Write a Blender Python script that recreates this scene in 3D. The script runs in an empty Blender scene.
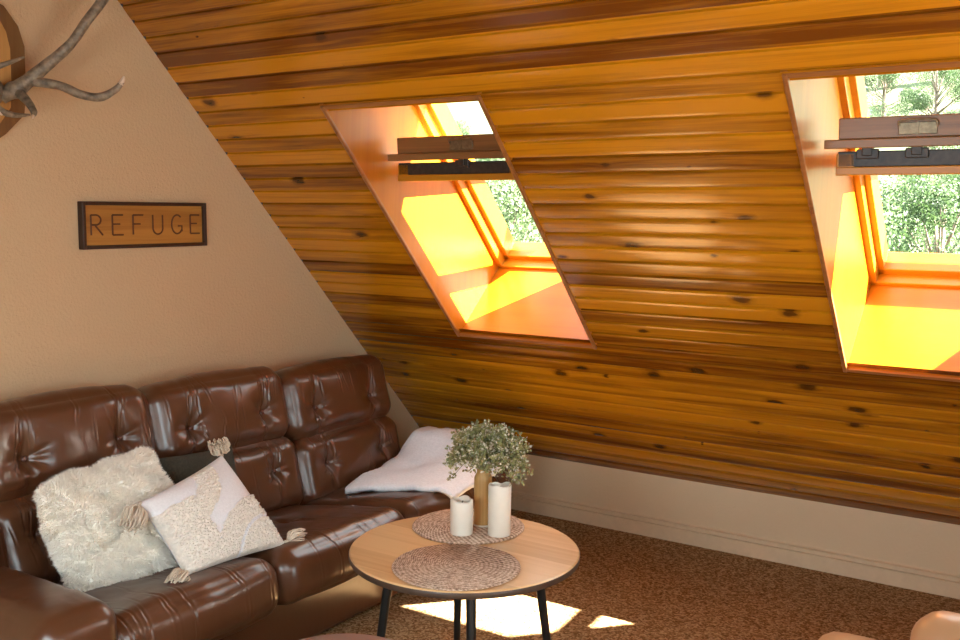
import bpy, bmesh, math, random
from mathutils import Vector, Matrix, noise
PI = math.pi
random.seed(7)
sc = bpy.context.scene
col = sc.collection

# ------------------------------------------------------------------ camera
YAW, PIT, ROL, FPX = -0.5784, -0.1065, 0.0104, 976.0
CAM = Vector((2.985, -4.071, 1.45))
fw = Vector((math.sin(YAW) * math.cos(PIT), math.cos(YAW) * math.cos(PIT), math.sin(PIT)))
rr = Vector((math.cos(YAW), -math.sin(YAW), 0))
uu = rr.cross(fw)
r2 = rr * math.cos(ROL) + uu * math.sin(ROL)
u2 = -rr * math.sin(ROL) + uu * math.cos(ROL)
cd = bpy.data.cameras.new('camera')
cam = bpy.data.objects.new('camera', cd)
col.objects.link(cam)
cd.sensor_width = 36.0
cd.lens = FPX / 960 * 36.0
cd.clip_start = 0.02
cd.clip_end = 600
cam.matrix_world = Matrix.Translation(CAM) @ Matrix((r2, u2, -fw)).transposed().to_4x4()
sc.camera = cam

# ------------------------------------------------------------------ light, sky, exposure
SUN_DIR = Vector((-1.0, -0.27, -0.87)).normalized()
sl = bpy.data.lights.new('sun', 'SUN')
sl.energy = 150.0
sl.angle = math.radians(0.55)
sl.color = (1.0, 0.95, 0.82)
so = bpy.data.objects.new('sun', sl)
col.objects.link(so)
so.rotation_euler = (-SUN_DIR).to_track_quat('Z', 'Y').to_euler()
so.location = (12, 6, 12)

w = bpy.data.worlds.new('world')
sc.world = w
w.use_nodes = True
wn = w.node_tree.nodes
bg = wn['Background']
bg.inputs['Color'].default_value = (0.82, 0.95, 1.0, 1)
bg.inputs['Strength'].default_value = 7.5

def area(name, loc, rot, sx, sy, energy, color):
    l = bpy.data.lights.new(name, 'AREA')
    l.shape = 'RECTANGLE'
    l.size, l.size_y = sx, sy
    l.energy = energy
    l.color = color
    o = bpy.data.objects.new(name, l)
    col.objects.link(o)
    o.location = loc
    o.rotation_euler = rot
    return o
# fill lamp added out of view at the gable opening, standing in for daylight
area('gable_fill', (5.17, -3.3, 1.35), (0, math.radians(90), 0), 1.45, 1.9, 30, (0.72, 0.92, 1.0))
# second added fill lamp, hung unseen under the opposite roof slope
area('rear_fill', (1.9, -4.45, 1.33), (math.radians(46), 0, 0), 1.0, 1.1, 50, (0.76, 0.93, 1.0))

vs = sc.view_settings
sc.display_settings.display_device = 'sRGB'
vs.view_transform = 'Standard'
vs.look = 'None'
vs.exposure = -0.08
vs.gamma = 1.0
vs.use_curve_mapping = False
sc.cycles.use_denoising = True
sc.cycles.max_bounces = 14
sc.cycles.diffuse_bounces = 8
sc.cycles.transparent_max_bounces = 16
sc.cycles.sample_clamp_indirect = 8

# ------------------------------------------------------------------ node helpers
def mat(name):
    m = bpy.data.materials.new(name)
    m.use_nodes = True
    nt = m.node_tree
    return m, nt, nt.nodes['Principled BSDF']

def nd(nt, typ, **kw):
    n = nt.nodes.new(typ)
    for k, v in kw.items():
        if k.startswith('i_'):
            n.inputs[k[2:].replace('_', ' ')].default_value = v
        else:
            setattr(n, k, v)
    return n

def lk(nt, a, b):
    nt.links.new(a, b)

def math_node(nt, op, a, b=None):
    n = nt.nodes.new('ShaderNodeMath')
    n.operation = op
    for i, v in enumerate((a, b)):
        if v is None:
            continue
        if isinstance(v, (int, float)):
            n.inputs[i].default_value = v
        else:
            nt.links.new(v, n.inputs[i])
    return n.outputs[0]

def ramp(nt, fac, stops):
    r = nt.nodes.new('ShaderNodeValToRGB')
    el = r.color_ramp.elements
    while len(el) < len(stops):
        el.new(0.5)
    for e, (p, c) in zip(el, stops):
        e.position = p
        e.color = (c[0], c[1], c[2], 1) if not isinstance(c, (int, float)) else (c, c, c, 1)
    nt.links.new(fac, r.inputs[0])
    return r.outputs[0]

def mixc(nt, fac, a, b, mode='MIX'):
    n = nt.nodes.new('ShaderNodeMix')
    n.data_type = 'RGBA'
    n.blend_type = mode
    for key, v in ((0, fac), (6, a), (7, b)):
        if isinstance(v, (int, float)):
            n.inputs[key].default_value = v
        elif isinstance(v, tuple):
            n.inputs[key].default_value = (v[0], v[1], v[2], 1)
        else:
            nt.links.new(v, n.inputs[key])
    return n.outputs[2]

def bump(nt, bs, height, strength, dist=0.01):
    b = nd(nt, 'ShaderNodeBump', i_Strength=strength, i_Distance=dist)
    lk(nt, height, b.inputs['Height'])
    lk(nt, b.outputs[0], bs.inputs['Normal'])

def mapped(nt, scale, out='Object', loc=(0, 0, 0), rot=(0, 0, 0)):
    tc = nt.nodes.new('ShaderNodeTexCoord')
    mp = nd(nt, 'ShaderNodeMapping')
    mp.inputs['Scale'].default_value = scale
    mp.inputs['Location'].default_value = loc
    mp.inputs['Rotation'].default_value = rot
    lk(nt, tc.outputs[out], mp.inputs[0])
    return mp.outputs[0]

def noise_fac(nt, vec, scale, detail=3, rough=0.55, dist=0.0):
    n = nd(nt, 'ShaderNodeTexNoise', i_Scale=scale, i_Detail=detail, i_Roughness=rough, i_Distortion=dist)
    lk(nt, vec, n.inputs['Vector'])
    return n.outputs[0]

def plain(name, c, rough=0.5, metal=0.0, noise_amt=0.0, nscale=30, bmp=0.0, spec=0.5):
    m, nt, bs = mat(name)
    bs.inputs['Roughness'].default_value = rough
    bs.inputs['Metallic'].default_value = metal
    bs.inputs['Specular IOR Level'].default_value = spec
    f = noise_fac(nt, mapped(nt, (1, 1, 1)), nscale, 4)
    d = noise_amt
    lk(nt, ramp(nt, f, [(0.3, tuple(v * (1 - d) for v in c)), (0.7, tuple(min(1, v * (1 + d)) for v in c))]), bs.inputs['Base Color'])
    if bmp:
        bump(nt, bs, f, bmp, 0.004)
    return m

# ------------------------------------------------------------------ materials
PITCH, PH = 0.0675, 1.0
def wood_boards(name, light, dark, pitch=None, phase=0.0, axis='x', rough=0.3, knots=0.6, grain=38, coat=0.35, tongue=False):
    """varnished pine, grain along local x; boards of the given pitch along local y"""
    m, nt, bs = mat(name)
    tc = nt.nodes.new('ShaderNodeTexCoord')
    sp = nt.nodes.new('ShaderNodeSeparateXYZ')
    lk(nt, tc.outputs['Object'], sp.inputs[0])
    comp = {'x': (0, 1, 2), 'y': (1, 0, 2), 'z': (2, 1, 0), 'xz': (0, 2, 1), 'yz': (1, 2, 0)}[axis]
    U, V, W = (sp.outputs[i] for i in comp)
    V = math_node(nt, 'ADD', V, math_node(nt, 'MULTIPLY', W, 0.91))
    if pitch:
        idx = math_node(nt, 'FLOOR', math_node(nt, 'DIVIDE', math_node(nt, 'SUBTRACT', V, phase), pitch))
    else:
        idx = math_node(nt, 'MULTIPLY', 1.0, 0.0)
    wn_ = nd(nt, 'ShaderNodeTexWhiteNoise', noise_dimensions='1D')
    lk(nt, idx, wn_.inputs['W'])
    rnd = wn_.outputs['Value']
    off = math_node(nt, 'MULTIPLY', rnd, 37.0)
    def vec(a, b, cval):
        c = nt.nodes.new('ShaderNodeCombineXYZ')
        lk(nt, math_node(nt, 'ADD', math_node(nt, 'MULTIPLY', U, a), off), c.inputs[0])
        lk(nt, math_node(nt, 'MULTIPLY', V, b), c.inputs[1])
        if cval is not None:
            lk(nt, math_node(nt, 'MULTIPLY', idx, cval), c.inputs[2])
        return c.outputs[0]
    # knots
    vo = nd(nt, 'ShaderNodeTexVoronoi', i_Scale=1.0, voronoi_dimensions='2D')
    vo.feature = 'F1'
    kv = nt.nodes.new('ShaderNodeVectorMath')
    kv.operation = 'ADD'
    kn = nd(nt, 'ShaderNodeTexNoise', i_Scale=9.0, i_Detail=3.0)
    lk(nt, vec(3.4, 6.5, 0.0), kn.inputs['Vector'])
    ks = nt.nodes.new('ShaderNodeVectorMath')
    ks.operation = 'SCALE'
    ks.inputs['Scale'].default_value = 0.10
    lk(nt, kn.outputs['Color'], ks.inputs[0])
    lk(nt, vec(3.4, 6.5, 0.0), kv.inputs[0])
    lk(nt, ks.outputs[0], kv.inputs[1])
    lk(nt, kv.outputs[0], vo.inputs['Vector'])
    sr = nt.nodes.new('ShaderNodeSeparateColor')
    lk(nt, vo.outputs['Color'], sr.inputs[0])
    size = math_node(nt, 'MULTIPLY', math_node(nt, 'MAXIMUM', math_node(nt, 'SUBTRACT', sr.outputs[0], 1.0 - knots), 0.001), 0.125 / max(knots, 0.01))
    kd = math_node(nt, 'DIVIDE', vo.outputs['Distance'], size)
    kmask = ramp(nt, math_node(nt, 'MULTIPLY', kd, 0.5), [(0.0, 1.0), (0.34, 0.92), (0.50, 0.40), (0.80, 0.0)])
    # grain bent around knots
    near = math_node(nt, 'MULTIPLY', math_node(nt, 'POWER', 2.718, math_node(nt, 'MULTIPLY', kd, -0.6)), 0.5)
    gn = nt.nodes.new('ShaderNodeCombineXYZ')
    lk(nt, math_node(nt, 'ADD', math_node(nt, 'MULTIPLY', U, 1.3), off), gn.inputs[0])
    lk(nt, math_node(nt, 'ADD', math_node(nt, 'MULTIPLY', V, float(grain)), near), gn.inputs[1])
    lk(nt, idx, gn.inputs[2])
    g1 = noise_fac(nt, gn.outputs[0], 1.0, 5, 0.6, 0.6)
    g2 = noise_fac(nt, vec(6, 260, 1.0), 1.0, 2)
    big = noise_fac(nt, vec(1.1, 9, 3.0), 1.0, 2)
    f = math_node(nt, 'ADD', math_node(nt, 'MULTIPLY', math_node(nt, 'SUBTRACT', g1, 0.14), 0.95), math_node(nt, 'MULTIPLY', big, 0.45))
    f = math_node(nt, 'ADD', f, math_node(nt, 'MULTIPLY', math_node(nt, 'SUBTRACT', g2, 0.5), 0.16))
    f = math_node(nt, 'ADD', f, math_node(nt, 'MULTIPLY', math_node(nt, 'SUBTRACT', rnd, 0.5), 0.48))
    c = ramp(nt, f, [(0.30, dark), (0.52, tuple((a + b) / 2 for a, b in zip(light, dark))), (0.74, light)])
    kc = tuple(v * 0.42 for v in dark)
    if knots > 0:
        c = mixc(nt, math_node(nt, 'MULTIPLY', kmask, 0.96), c, kc)
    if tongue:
        # the tongue in each joint is coloured much darker than the face of the boards
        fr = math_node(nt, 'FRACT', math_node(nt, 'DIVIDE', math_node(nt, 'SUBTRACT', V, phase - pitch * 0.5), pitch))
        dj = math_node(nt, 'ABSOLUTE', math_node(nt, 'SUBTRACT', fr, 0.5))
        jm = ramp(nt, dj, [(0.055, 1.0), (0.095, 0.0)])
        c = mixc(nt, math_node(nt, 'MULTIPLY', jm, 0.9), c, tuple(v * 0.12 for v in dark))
        bs.inputs['Coat IOR'].default_value = 1.6
    lk(nt, c, bs.inputs['Base Color'])
    bs.inputs['Roughness'].default_value = rough + 0.1
    bs.inputs['Coat Weight'].default_value = coat
    bs.inputs['Specular IOR Level'].default_value = 0.25
    bs.inputs['Coat Roughness'].default_value = rough
    bump(nt, bs, math_node(nt, 'ADD', g1, math_node(nt, 'MULTIPLY', g2, 0.35)), 0.18, 0.003)
    return m

M = {}
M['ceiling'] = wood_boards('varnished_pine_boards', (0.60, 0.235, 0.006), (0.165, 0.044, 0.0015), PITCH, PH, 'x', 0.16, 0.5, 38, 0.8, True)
M['reveal'] = wood_boards('varnished_reveal_board', (0.42, 0.140, 0.004), (0.35, 0.105, 0.003), None, 0, 'x', 0.22, 0.0, 16, 0.04)
M['trim'] = wood_boards('dark_trim_wood', (0.36, 0.14, 0.04), (0.2, 0.065, 0.015), None, 0, 'x', 0.28, 0.0, 40)
M['sash'] = wood_boards('sash_wood', (0.26, 0.125, 0.042), (0.14, 0.062, 0.018), None, 0, 'x', 0.3, 0.0, 40)
M['frame'] = wood_boards('window_frame_pine', (0.48, 0.20, 0.008), (0.39, 0.145, 0.005), None, 0, 'x', 0.3, 0.0, 30)
M['oak'] = wood_boards('oak_table_top', (0.80, 0.53, 0.27), (0.66, 0.40, 0.185), 0.115, 0.0, 'x', 0.25, 0.0, 45, 0.6)
M['edge'] = plain('dark_table_edge', (0.075, 0.045, 0.030), 0.4, 0, 0.2)
M['plaque'] = wood_boards('plaque_wood', (0.55, 0.29, 0.09), (0.36, 0.16, 0.04), None, 0, 'z', 0.35, 0.0, 30)
M['plaquedark'] = wood_boards('plaque_dark_wood', (0.20, 0.095, 0.03), (0.12, 0.05, 0.015), None, 0, 'z', 0.35, 0.0, 30)
M['signwood'] = wood_boards('sign_board_wood', (0.44, 0.20, 0.04), (0.28, 0.105, 0.018), None, 0, 'y', 0.4, 0.0, 40)
M['vase'] = wood_boards('bamboo_vase', (0.52, 0.31, 0.11), (0.34, 0.18, 0.055), None, 0, 'z', 0.35, 0.0, 120)
M['signframe'] = plain('dark_sign_frame', (0.035, 0.013, 0.007), 0.45, 0, 0.25, 40)
M['letter'] = plain('burnt_lettering', (0.10, 0.03, 0.010), 0.7, 0, 0.15, 60)
M['black'] = plain('black_steel', (0.012, 0.011, 0.010), 0.42, 0.0, 0.1)
M['gasket'] = plain('black_window_hardware', (0.03, 0.022, 0.018), 0.45, 0.0, 0.5, 60)
M['brass'] = plain('dull_brass_latch', (0.20, 0.15, 0.09), 0.4, 0.6, 0.3, 80)
M['wax'] = plain('cream_wax', (0.80, 0.76, 0.66), 0.45, 0, 0.03, 20)
M['wick'] = plain('burnt_wick', (0.06, 0.045, 0.03), 0.9)
M['roof'] = plain('roof_felt', (0.18, 0.10, 0.07), 0.9, 0, 0.2)
M['antler'] = plain('antler_bone', (0.20, 0.15, 0.10), 0.5, 0, 0.6, 45, 0.6)
M['tip'] = plain('antler_tip', (0.72, 0.56, 0.42), 0.4, 0, 0.1)
M['stem'] = plain('dry_stem', (0.12, 0.13, 0.05), 0.8)
M['leaf'] = plain('bouquet_leaf', (0.27, 0.27, 0.11), 0.6, 0, 0.5, 34)
M['bud'] = plain('bouquet_bud', (0.70, 0.66, 0.52), 0.7, 0, 0.2, 40)
M['darkcush'] = plain('olive_cushion_cloth', (0.045, 0.040, 0.026), 0.9, 0, 0.3, 150, 0.3)
M['fur'] = plain('cream_fur', (0.92, 0.88, 0.80), 0.9, 0, 0.08, 25, 0, 0.2)
M['tuft'] = plain('cream_tufted_cotton', (0.80, 0.73, 0.64), 0.95, 0, 0.10, 90, 0.3, 0.2)
M['smoothcloth'] = plain('woven_cushion_cloth', (0.80, 0.79, 0.80), 0.9, 0, 0.05, 160, 0.25, 0.2)
M['tassel'] = plain('cream_tassel_yarn', (0.66, 0.56, 0.44), 0.95, 0, 0.12, 60, 0, 0.2)
M['throw'] = plain('pale_throw', (0.88, 0.89, 0.92), 0.95, 0, 0.07, 120, 0.5, 0.2)

# plaster
def plaster(name, c):
    m, nt, bs = mat(name)
    v = mapped(nt, (1, 1, 1))
    f = noise_fac(nt, v, 85, 5, 0.6)
    f2 = noise_fac(nt, v, 2.0, 3)
    lk(nt, mixc(nt, f2, tuple(x * 0.95 for x in c), c), bs.inputs['Base Color'])
    bs.inputs['Roughness'].default_value = 0.9
    bump(nt, bs, f, 0.55, 0.006)
    return m
M['wall'] = plaster('rough_plaster', (0.60, 0.41, 0.235))
M['kneewall'] = plaster('painted_knee_wall', (0.68, 0.53, 0.35))
M['base'] = plain('painted_baseboard', (0.68, 0.53, 0.35), 0.55, 0, 0.04)

# carpet
def carpet():
    m, nt, bs = mat('brown_carpet')
    v = mapped(nt, (1, 1, 1))
    vo = nd(nt, 'ShaderNodeTexVoronoi', i_Scale=140.0)
    lk(nt, v, vo.inputs['Vector'])
    s = nt.nodes.new('ShaderNodeSeparateColor')
    lk(nt, vo.outputs['Color'], s.inputs[0])
    f = noise_fac(nt, v, 48, 4, 0.75)
    k = math_node(nt, 'ADD', math_node(nt, 'MULTIPLY', s.outputs[0], 0.55), math_node(nt, 'MULTIPLY', f, 0.5))
    c = ramp(nt, k, [(0.15, (0.10, 0.047, 0.014)), (0.45, (0.26, 0.14, 0.058)), (0.85, (0.52, 0.35, 0.19))])
    lk(nt, c, bs.inputs['Base Color'])
    bs.inputs['Roughness'].default_value = 1.0
    bs.inputs['Specular IOR Level'].default_value = 0.1
    bump(nt, bs, k, 0.9, 0.012)
    return m
M['carpet'] = carpet()

# leather
def leather(name, c, rough=0.3):
    m, nt, bs = mat(name)
    v = mapped(nt, (1, 1, 1))
    f = noise_fac(nt, v, 7, 4, 0.6)
    bs.inputs['Base Color'].default_value=(*c,1)
    fine = noise_fac(nt, v, 110, 2)
    wv = noise_fac(nt, mapped(nt, (1, 1, 0.4)), 30, 2, 0.5)
    h = math_node(nt, 'ADD', math_node(nt, 'MULTIPLY', fine, 0.12), math_node(nt, 'MULTIPLY', wv, 0.9))
    bump(nt, bs, h, 0.16, 0.004)
    bs.inputs['Roughness'].default_value=rough
    bs.inputs['Coat Weight'].default_value = 0.25
    bs.inputs['Coat Roughness'].default_value = 0.22
    return m
M['leather'] = leather('brown_leather', (0.096, 0.036, 0.015))
M['tanleather'] = leather('tan_leather', (0.52, 0.31, 0.16), 0.4)
M['button'] = leather('leather_button', (0.09, 0.028, 0.014), 0.35)
M['pinkleather'] = leather('rose_brown_leather', (0.36, 0.22, 0.18), 0.45)

# woven mat: spiral of braided seagrass
def woven():
    m, nt, bs = mat('braided_seagrass')
    tc = nt.nodes.new('ShaderNodeTexCoord')
    sp = nt.nodes.new('ShaderNodeSeparateXYZ')
    lk(nt, tc.outputs['Object'], sp.inputs[0])
    rad = math_node(nt, 'SQRT', math_node(nt, 'ADD', math_node(nt, 'POWER', sp.outputs[0], 2.0), math_node(nt, 'POWER', sp.outputs[1], 2.0)))
    ang = math_node(nt, 'ARCTAN2', sp.outputs[1], sp.outputs[0])
    turns = math_node(nt, 'SUBTRACT', math_node(nt, 'DIVIDE', rad, 0.0125), math_node(nt, 'DIVIDE', ang, 2 * PI))
    ring = math_node(nt, 'SINE', math_node(nt, 'MULTIPLY', turns, 2 * PI))
    alongv = math_node(nt, 'MULTIPLY', math_node(nt, 'MULTIPLY', rad, ang), 420.0)
    br = math_node(nt, 'SINE', math_node(nt, 'ADD', alongv, math_node(nt, 'MULTIPLY', turns, 5.0)))
    n = noise_fac(nt, tc.outputs['Object'], 95, 4, 0.85)
    h = math_node(nt, 'ADD', math_node(nt, 'MULTIPLY', ring, 0.05), math_node(nt, 'MULTIPLY', br, 0.075))
    h = math_node(nt, 'ADD', h, n)
    lk(nt, ramp(nt, h, [(0.30, (0.12, 0.06, 0.035)), (0.47, (0.48, 0.33, 0.23)), (0.66, (0.82, 0.66, 0.52))]), bs.inputs['Base Color'])
    bs.inputs['Roughness'].default_value = 0.85
    bump(nt, bs, h, 0.8, 0.004)
    return m
M['woven'] = woven()

# clear pane: partly see-through, partly mirror, so the sun shines in
def pane():
    m = bpy.data.materials.new('window_glass')
    m.use_nodes = True
    nt = m.node_tree
    nt.nodes.clear()
    out = nt.nodes.new('ShaderNodeOutputMaterial')
    tr = nt.nodes.new('ShaderNodeBsdfTransparent')
    tr.inputs[0].default_value = (0.93, 0.95, 0.94, 1)
    gl = nt.nodes.new('ShaderNodeBsdfGlossy')
    gl.inputs['Roughness'].default_value = 0.0
    fr = nd(nt, 'ShaderNodeFresnel', i_IOR=1.45)
    mx = nt.nodes.new('ShaderNodeMixShader')
    lk(nt, fr.outputs[0], mx.inputs[0])
    lk(nt, tr.outputs[0], mx.inputs[1])
    lk(nt, gl.outputs[0], mx.inputs[2])
    lk(nt, mx.outputs[0], out.inputs[0])
    return m
M['glass'] = pane()

def foliage(name, a, b):
    m, nt, bs = mat(name)
    oi = nt.nodes.new('ShaderNodeTexCoord')
    f = noise_fac(nt, oi.outputs['Object'], 2.3, 4, 0.7)
    lk(nt, ramp(nt, f, [(0.32, a), (0.68, b)]), bs.inputs['Base Color'])
    bs.inputs['Roughness'].default_value = 0.6
    tl = nt.nodes.new('ShaderNodeBsdfTranslucent')
    tl.inputs[0].default_value = (b[0], b[1], b[2], 1)
    mx = nt.nodes.new('ShaderNodeMixShader')
    mx.inputs[0].default_value = 0.35
    out = nt.nodes['Material Output']
    lk(nt, bs.outputs[0], mx.inputs[1])
    lk(nt, tl.outputs[0], mx.inputs[2])
    lk(nt, mx.outputs[0], out.inputs[0])
    return m
M['treeleaf'] = foliage('tree_leaves', (0.018, 0.042, 0.011), (0.055, 0.095, 0.032))
M['treeleaf2'] = foliage('light_tree_leaves', (0.030, 0.056, 0.018), (0.085, 0.12, 0.05))
M['needle'] = foliage('conifer_needles', (0.016, 0.035, 0.030), (0.038, 0.07, 0.055))
M['bark'] = plain('tree_bark', (0.16, 0.12, 0.09), 0.9, 0, 0.4, 12)
M['meadow'] = plain('sunny_meadow', (0.050, 0.066, 0.026), 1.0, 0, 0.25, 0.6)

# ------------------------------------------------------------------ mesh helpers
def link(name, me, m=None, parent=None, smooth=False):
    o = bpy.data.objects.new(name, me)
    col.objects.link(o)
    if m is not None:
        me.materials.append(m)
    if parent is not None:
        o.parent = parent
    if smooth:
        for p in me.polygons:
            p.use_smooth = True
    return o

def obj(name, bm, m=None, parent=None, smooth=False, flat_angle=None):
    bmesh.ops.recalc_face_normals(bm, faces=bm.faces)
    me = bpy.data.meshes.new(name)
    bm.to_mesh(me)
    bm.free()
    o = link(name, me, m, parent, smooth)
    if smooth and flat_angle:
        me.set_sharp_from_angle(angle=math.radians(flat_angle))
    return o

def pyobj(name, vs_, fs, m=None, parent=None, smooth=False):
    me = bpy.data.meshes.new(name)
    me.from_pydata([tuple(v) for v in vs_], [], fs)
    me.update()
    return link(name, me, m, parent, smooth)

def empty(name, loc=(0, 0, 0), rot=(0, 0, 0)):
    o = bpy.data.objects.new(name, None)
    col.objects.link(o)
    o.location = loc
    o.rotation_euler = rot
    o.empty_display_size = 0.05
    return o

def tag(o, label=None, cat=None, group=None, kind=None):
    for k, v in (('label', label), ('category', cat), ('group', group), ('kind', kind)):
        if v:
            o[k] = v
    return o

def box(bm, x0, x1, y0, y1, z0, z1, bev=0.0, seg=2, mtx=None):
    r = bmesh.ops.create_cube(bm, size=1)
    vv = r['verts']
    for v in vv:
        v.co = Vector(((x0 + x1) / 2 + v.co.x * (x1 - x0), (y0 + y1) / 2 + v.co.y * (y1 - y0), (z0 + z1) / 2 + v.co.z * (z1 - z0)))
    if bev:
        es = list({e for v in vv for e in v.link_edges})
        rb = bmesh.ops.bevel(bm, geom=es, offset=bev, segments=seg, profile=0.5, affect='EDGES')
        vv = list({v for f in rb['faces'] for v in f.verts} | {v for v in vv if v.is_valid})
    if mtx is not None:
        for v in vv:
            v.co = mtx @ v.co
    return vv

def tube(bm, pts, radii, n=8, cap=True):
    pts = [Vector(p) for p in pts]
    rings = []
    up = None
    for i, p in enumerate(pts):
        d = (pts[min(i + 1, len(pts) - 1)] - pts[max(i - 1, 0)]).normalized()
        if up is None:
            up = d.orthogonal().normalized()
        up = (up - d * up.dot(d)).normalized()
        s = d.cross(up)
        r = radii[i] if isinstance(radii, (list, tuple)) else radii
        rings.append([bm.verts.new(p + (up * math.cos(2 * PI * k / n) + s * math.sin(2 * PI * k / n)) * r) for k in range(n)])
    for a, b in zip(rings, rings[1:]):
        for k in range(n):
            bm.faces.new((a[k], a[(k + 1) % n], b[(k + 1) % n], b[k]))
    if cap:
        bm.faces.new(rings[0][::-1])
        bm.faces.new(rings[-1])

def spline(pts, n=6):
    pts = [Vector(p) for p in pts]
    out = []
    P = [pts[0]] + pts + [pts[-1]]
    for i in range(1, len(P) - 2):
        a, b, c, d = P[i - 1:i + 3]
        for k in range(n):
            t = k / n
            out.append(0.5 * ((2 * b) + (c - a) * t + (2 * a - 5 * b + 4 * c - d) * t * t + (3 * b - a - 3 * c + d) * t ** 3))
    out.append(pts[-1])
    return out

def lerp_list(v, n):
    out = []
    for i in range(len(v) - 1):
        for k in range(n):
            out.append(v[i] + (v[i + 1] - v[i]) * k / n)
    out.append(v[-1])
    return out

def lathe(bm, prof, n=32, cx=0, cy=0):
    rings = []
    for r, z in prof:
        if r < 1e-6:
            rings.append([bm.verts.new((cx, cy, z))])
        else:
            rings.append([bm.verts.new((cx + r * math.cos(2 * PI * k / n), cy + r * math.sin(2 * PI * k / n), z)) for k in range(n)])
    for a, b in zip(rings, rings[1:]):
        for k in range(n):
            k2 = (k + 1) % n
            if len(a) == 1 and len(b) == 1:
                continue
            if len(a) == 1:
                bm.faces.new((a[0], b[k2], b[k]))
            elif len(b) == 1:
                bm.faces.new((a[k], a[k2], b[0]))
            else:
                bm.faces.new((a[k], a[k2], b[k2], b[k]))

# ------------------------------------------------------------------ the room
KNEE, SLOPE = 0.285, 0.8027
CA, SA = math.cos(SLOPE), math.sin(SLOPE)
DEPTH, XR = 5.5, 5.2
S_RIDGE = (DEPTH / 2) / CA
RIDGE_Z = KNEE + S_RIDGE * SA
L0, L1 = 0.639, 1.277           # left skylight, in x
R0, R1 = 2.236, 3.43            # right skylight, in x
S0, S1 = 0.918, 2.126           # both, up the slope
DEP = 0.41                      # depth of the reveals
SLOPE_ROT = (PI - SLOPE, 0, 0)  # local x = x, local y = up the slope, local z = into the room

def slope_board_strips(holes, pitch, phase, smax, x0, x1, groove=0.008, gw=0.0058):
    """boards as strips with v-grooves and slightly crowned faces, holes left open"""
    cuts = []
    k = math.floor((0 - phase) / pitch)
    prof = []
    while phase + k * pitch < smax + pitch:
        s = phase + k * pitch
        prof += [(s - 0.0035, -groove), (s + 0.0035, -groove), (s + gw, -0.0007)]
        for t, zc in ((0.13, 0.0), (0.3, 0.00025), (0.5, 0.0003), (0.7, 0.00025), (0.87, 0.0)):
            prof.append((s + pitch * t, zc))
        prof.append((s + pitch - gw, -0.0007))
        k += 1
    prof = [p for p in prof if 0 < p[0] < smax]
    for e in [0, smax] + [h[i] for h in holes for i in (2, 3)]:
        prof.append((e, 0.0))
    prof = sorted(prof)
    vs_, fs = [], []
    for (sa, za), (sb, zb) in zip(prof, prof[1:]):
        if sb - sa < 1e-7:
            continue
        segs = [(x0, x1)]
        for hx0, hx1, hs0, hs1 in holes:
            if sa >= hs0 - 1e-6 and sb <= hs1 + 1e-6:
                new = []
                for a, b in segs:
                    if hx0 > a and hx1 < b:
                        new += [(a, hx0), (hx1, b)]
                    else:
                        new.append((a, b))
                segs = new
        for a, b in segs:
            i = len(vs_)
            vs_ += [(a, sa, za), (b, sa, za), (b, sb, zb), (a, sb, zb)]
            fs.append((i, i + 1, i + 2, i + 3))
            if groove and sb - sa > 0.004:
                # underlay behind the joints
                i = len(vs_)
                vs_ += [(a - 0.03, sa - 0.02, -0.012), (b + 0.03, sa - 0.02, -0.012), (b + 0.03, sb + 0.02, -0.012), (a - 0.03, sb + 0.02, -0.012)] if (a <= x0 and b >= x1) else []
                if len(vs_) > i:
                    fs.append((i, i + 1, i + 2, i + 3))
    return vs_, fs

T0, T1 = 3.98, 4.95
holes = [(L0, L1, S0, S1), (R0, R1, S0, S1), (T0, T1, S0, S1)]
v_, f_ = slope_board_strips(holes, PITCH, PH, S_RIDGE, -0.02, XR + 0.02)
def weld_smooth(o, dist=1e-5):
    bm = bmesh.new()
    bm.from_mesh(o.data)
    bmesh.ops.remove_doubles(bm, verts=bm.verts, dist=dist)
    bm.to_mesh(o.data)
    bm.free()
    for p in o.data.polygons:
        p.use_smooth = True
    o.data.set_sharp_from_angle(angle=math.radians(32))
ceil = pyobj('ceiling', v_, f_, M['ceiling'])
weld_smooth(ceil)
ceil.location = (0, 0, KNEE)
ceil.rotation_euler = SLOPE_ROT
tag(ceil, kind='structure')
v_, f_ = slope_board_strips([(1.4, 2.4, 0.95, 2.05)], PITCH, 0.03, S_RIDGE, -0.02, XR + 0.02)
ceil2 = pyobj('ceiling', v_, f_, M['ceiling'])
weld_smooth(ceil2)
ceil2.location = (XR, -DEPTH, KNEE)
ceil2.rotation_euler = (PI - SLOPE, 0, PI)
tag(ceil2, kind='structure')

# dark strip closing the joints where the boards meet each gable
for nm, xa, xb in (('trim_2', -0.02, 0.0015), ('trim_3', XR - 0.0015, XR + 0.02)):
    bm = bmesh.new()
    box(bm, xa, xb, -0.01, S_RIDGE, -0.03, -0.0004)
    t_ = tag(obj(nm, bm, M['signframe']), kind='structure')
    t_.location = (0, 0, KNEE)
    t_.rotation_euler = SLOPE_ROT

# outer roof skin with the same openings
def roof(name, hs, loc, rz):
    vs_, fs = slope_board_strips(hs, 5.0, -1.0, S_RIDGE + 0.45, -0.3, XR + 0.3, 0, 0.001)
    vs2 = [(x, s - 0.22, -0.50) for x, s, z in vs_]
    o = pyobj(name, vs2, fs, M['roof'])
    o.location = loc
    o.rotation_euler = (PI - SLOPE, 0, rz)
    return tag(o, kind='structure')
roof('roof', [(L0 - 0.03, L1 + 0.03, S0 + 0.17, S1 + 0.0), (R0 - 0.03, R1 + 0.03, S0 + 0.17, S1 + 0.0), (T0 - 0.03, T1 + 0.03, S0 + 0.17, S1 + 0.0)], (0, 0, KNEE), 0)

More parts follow.
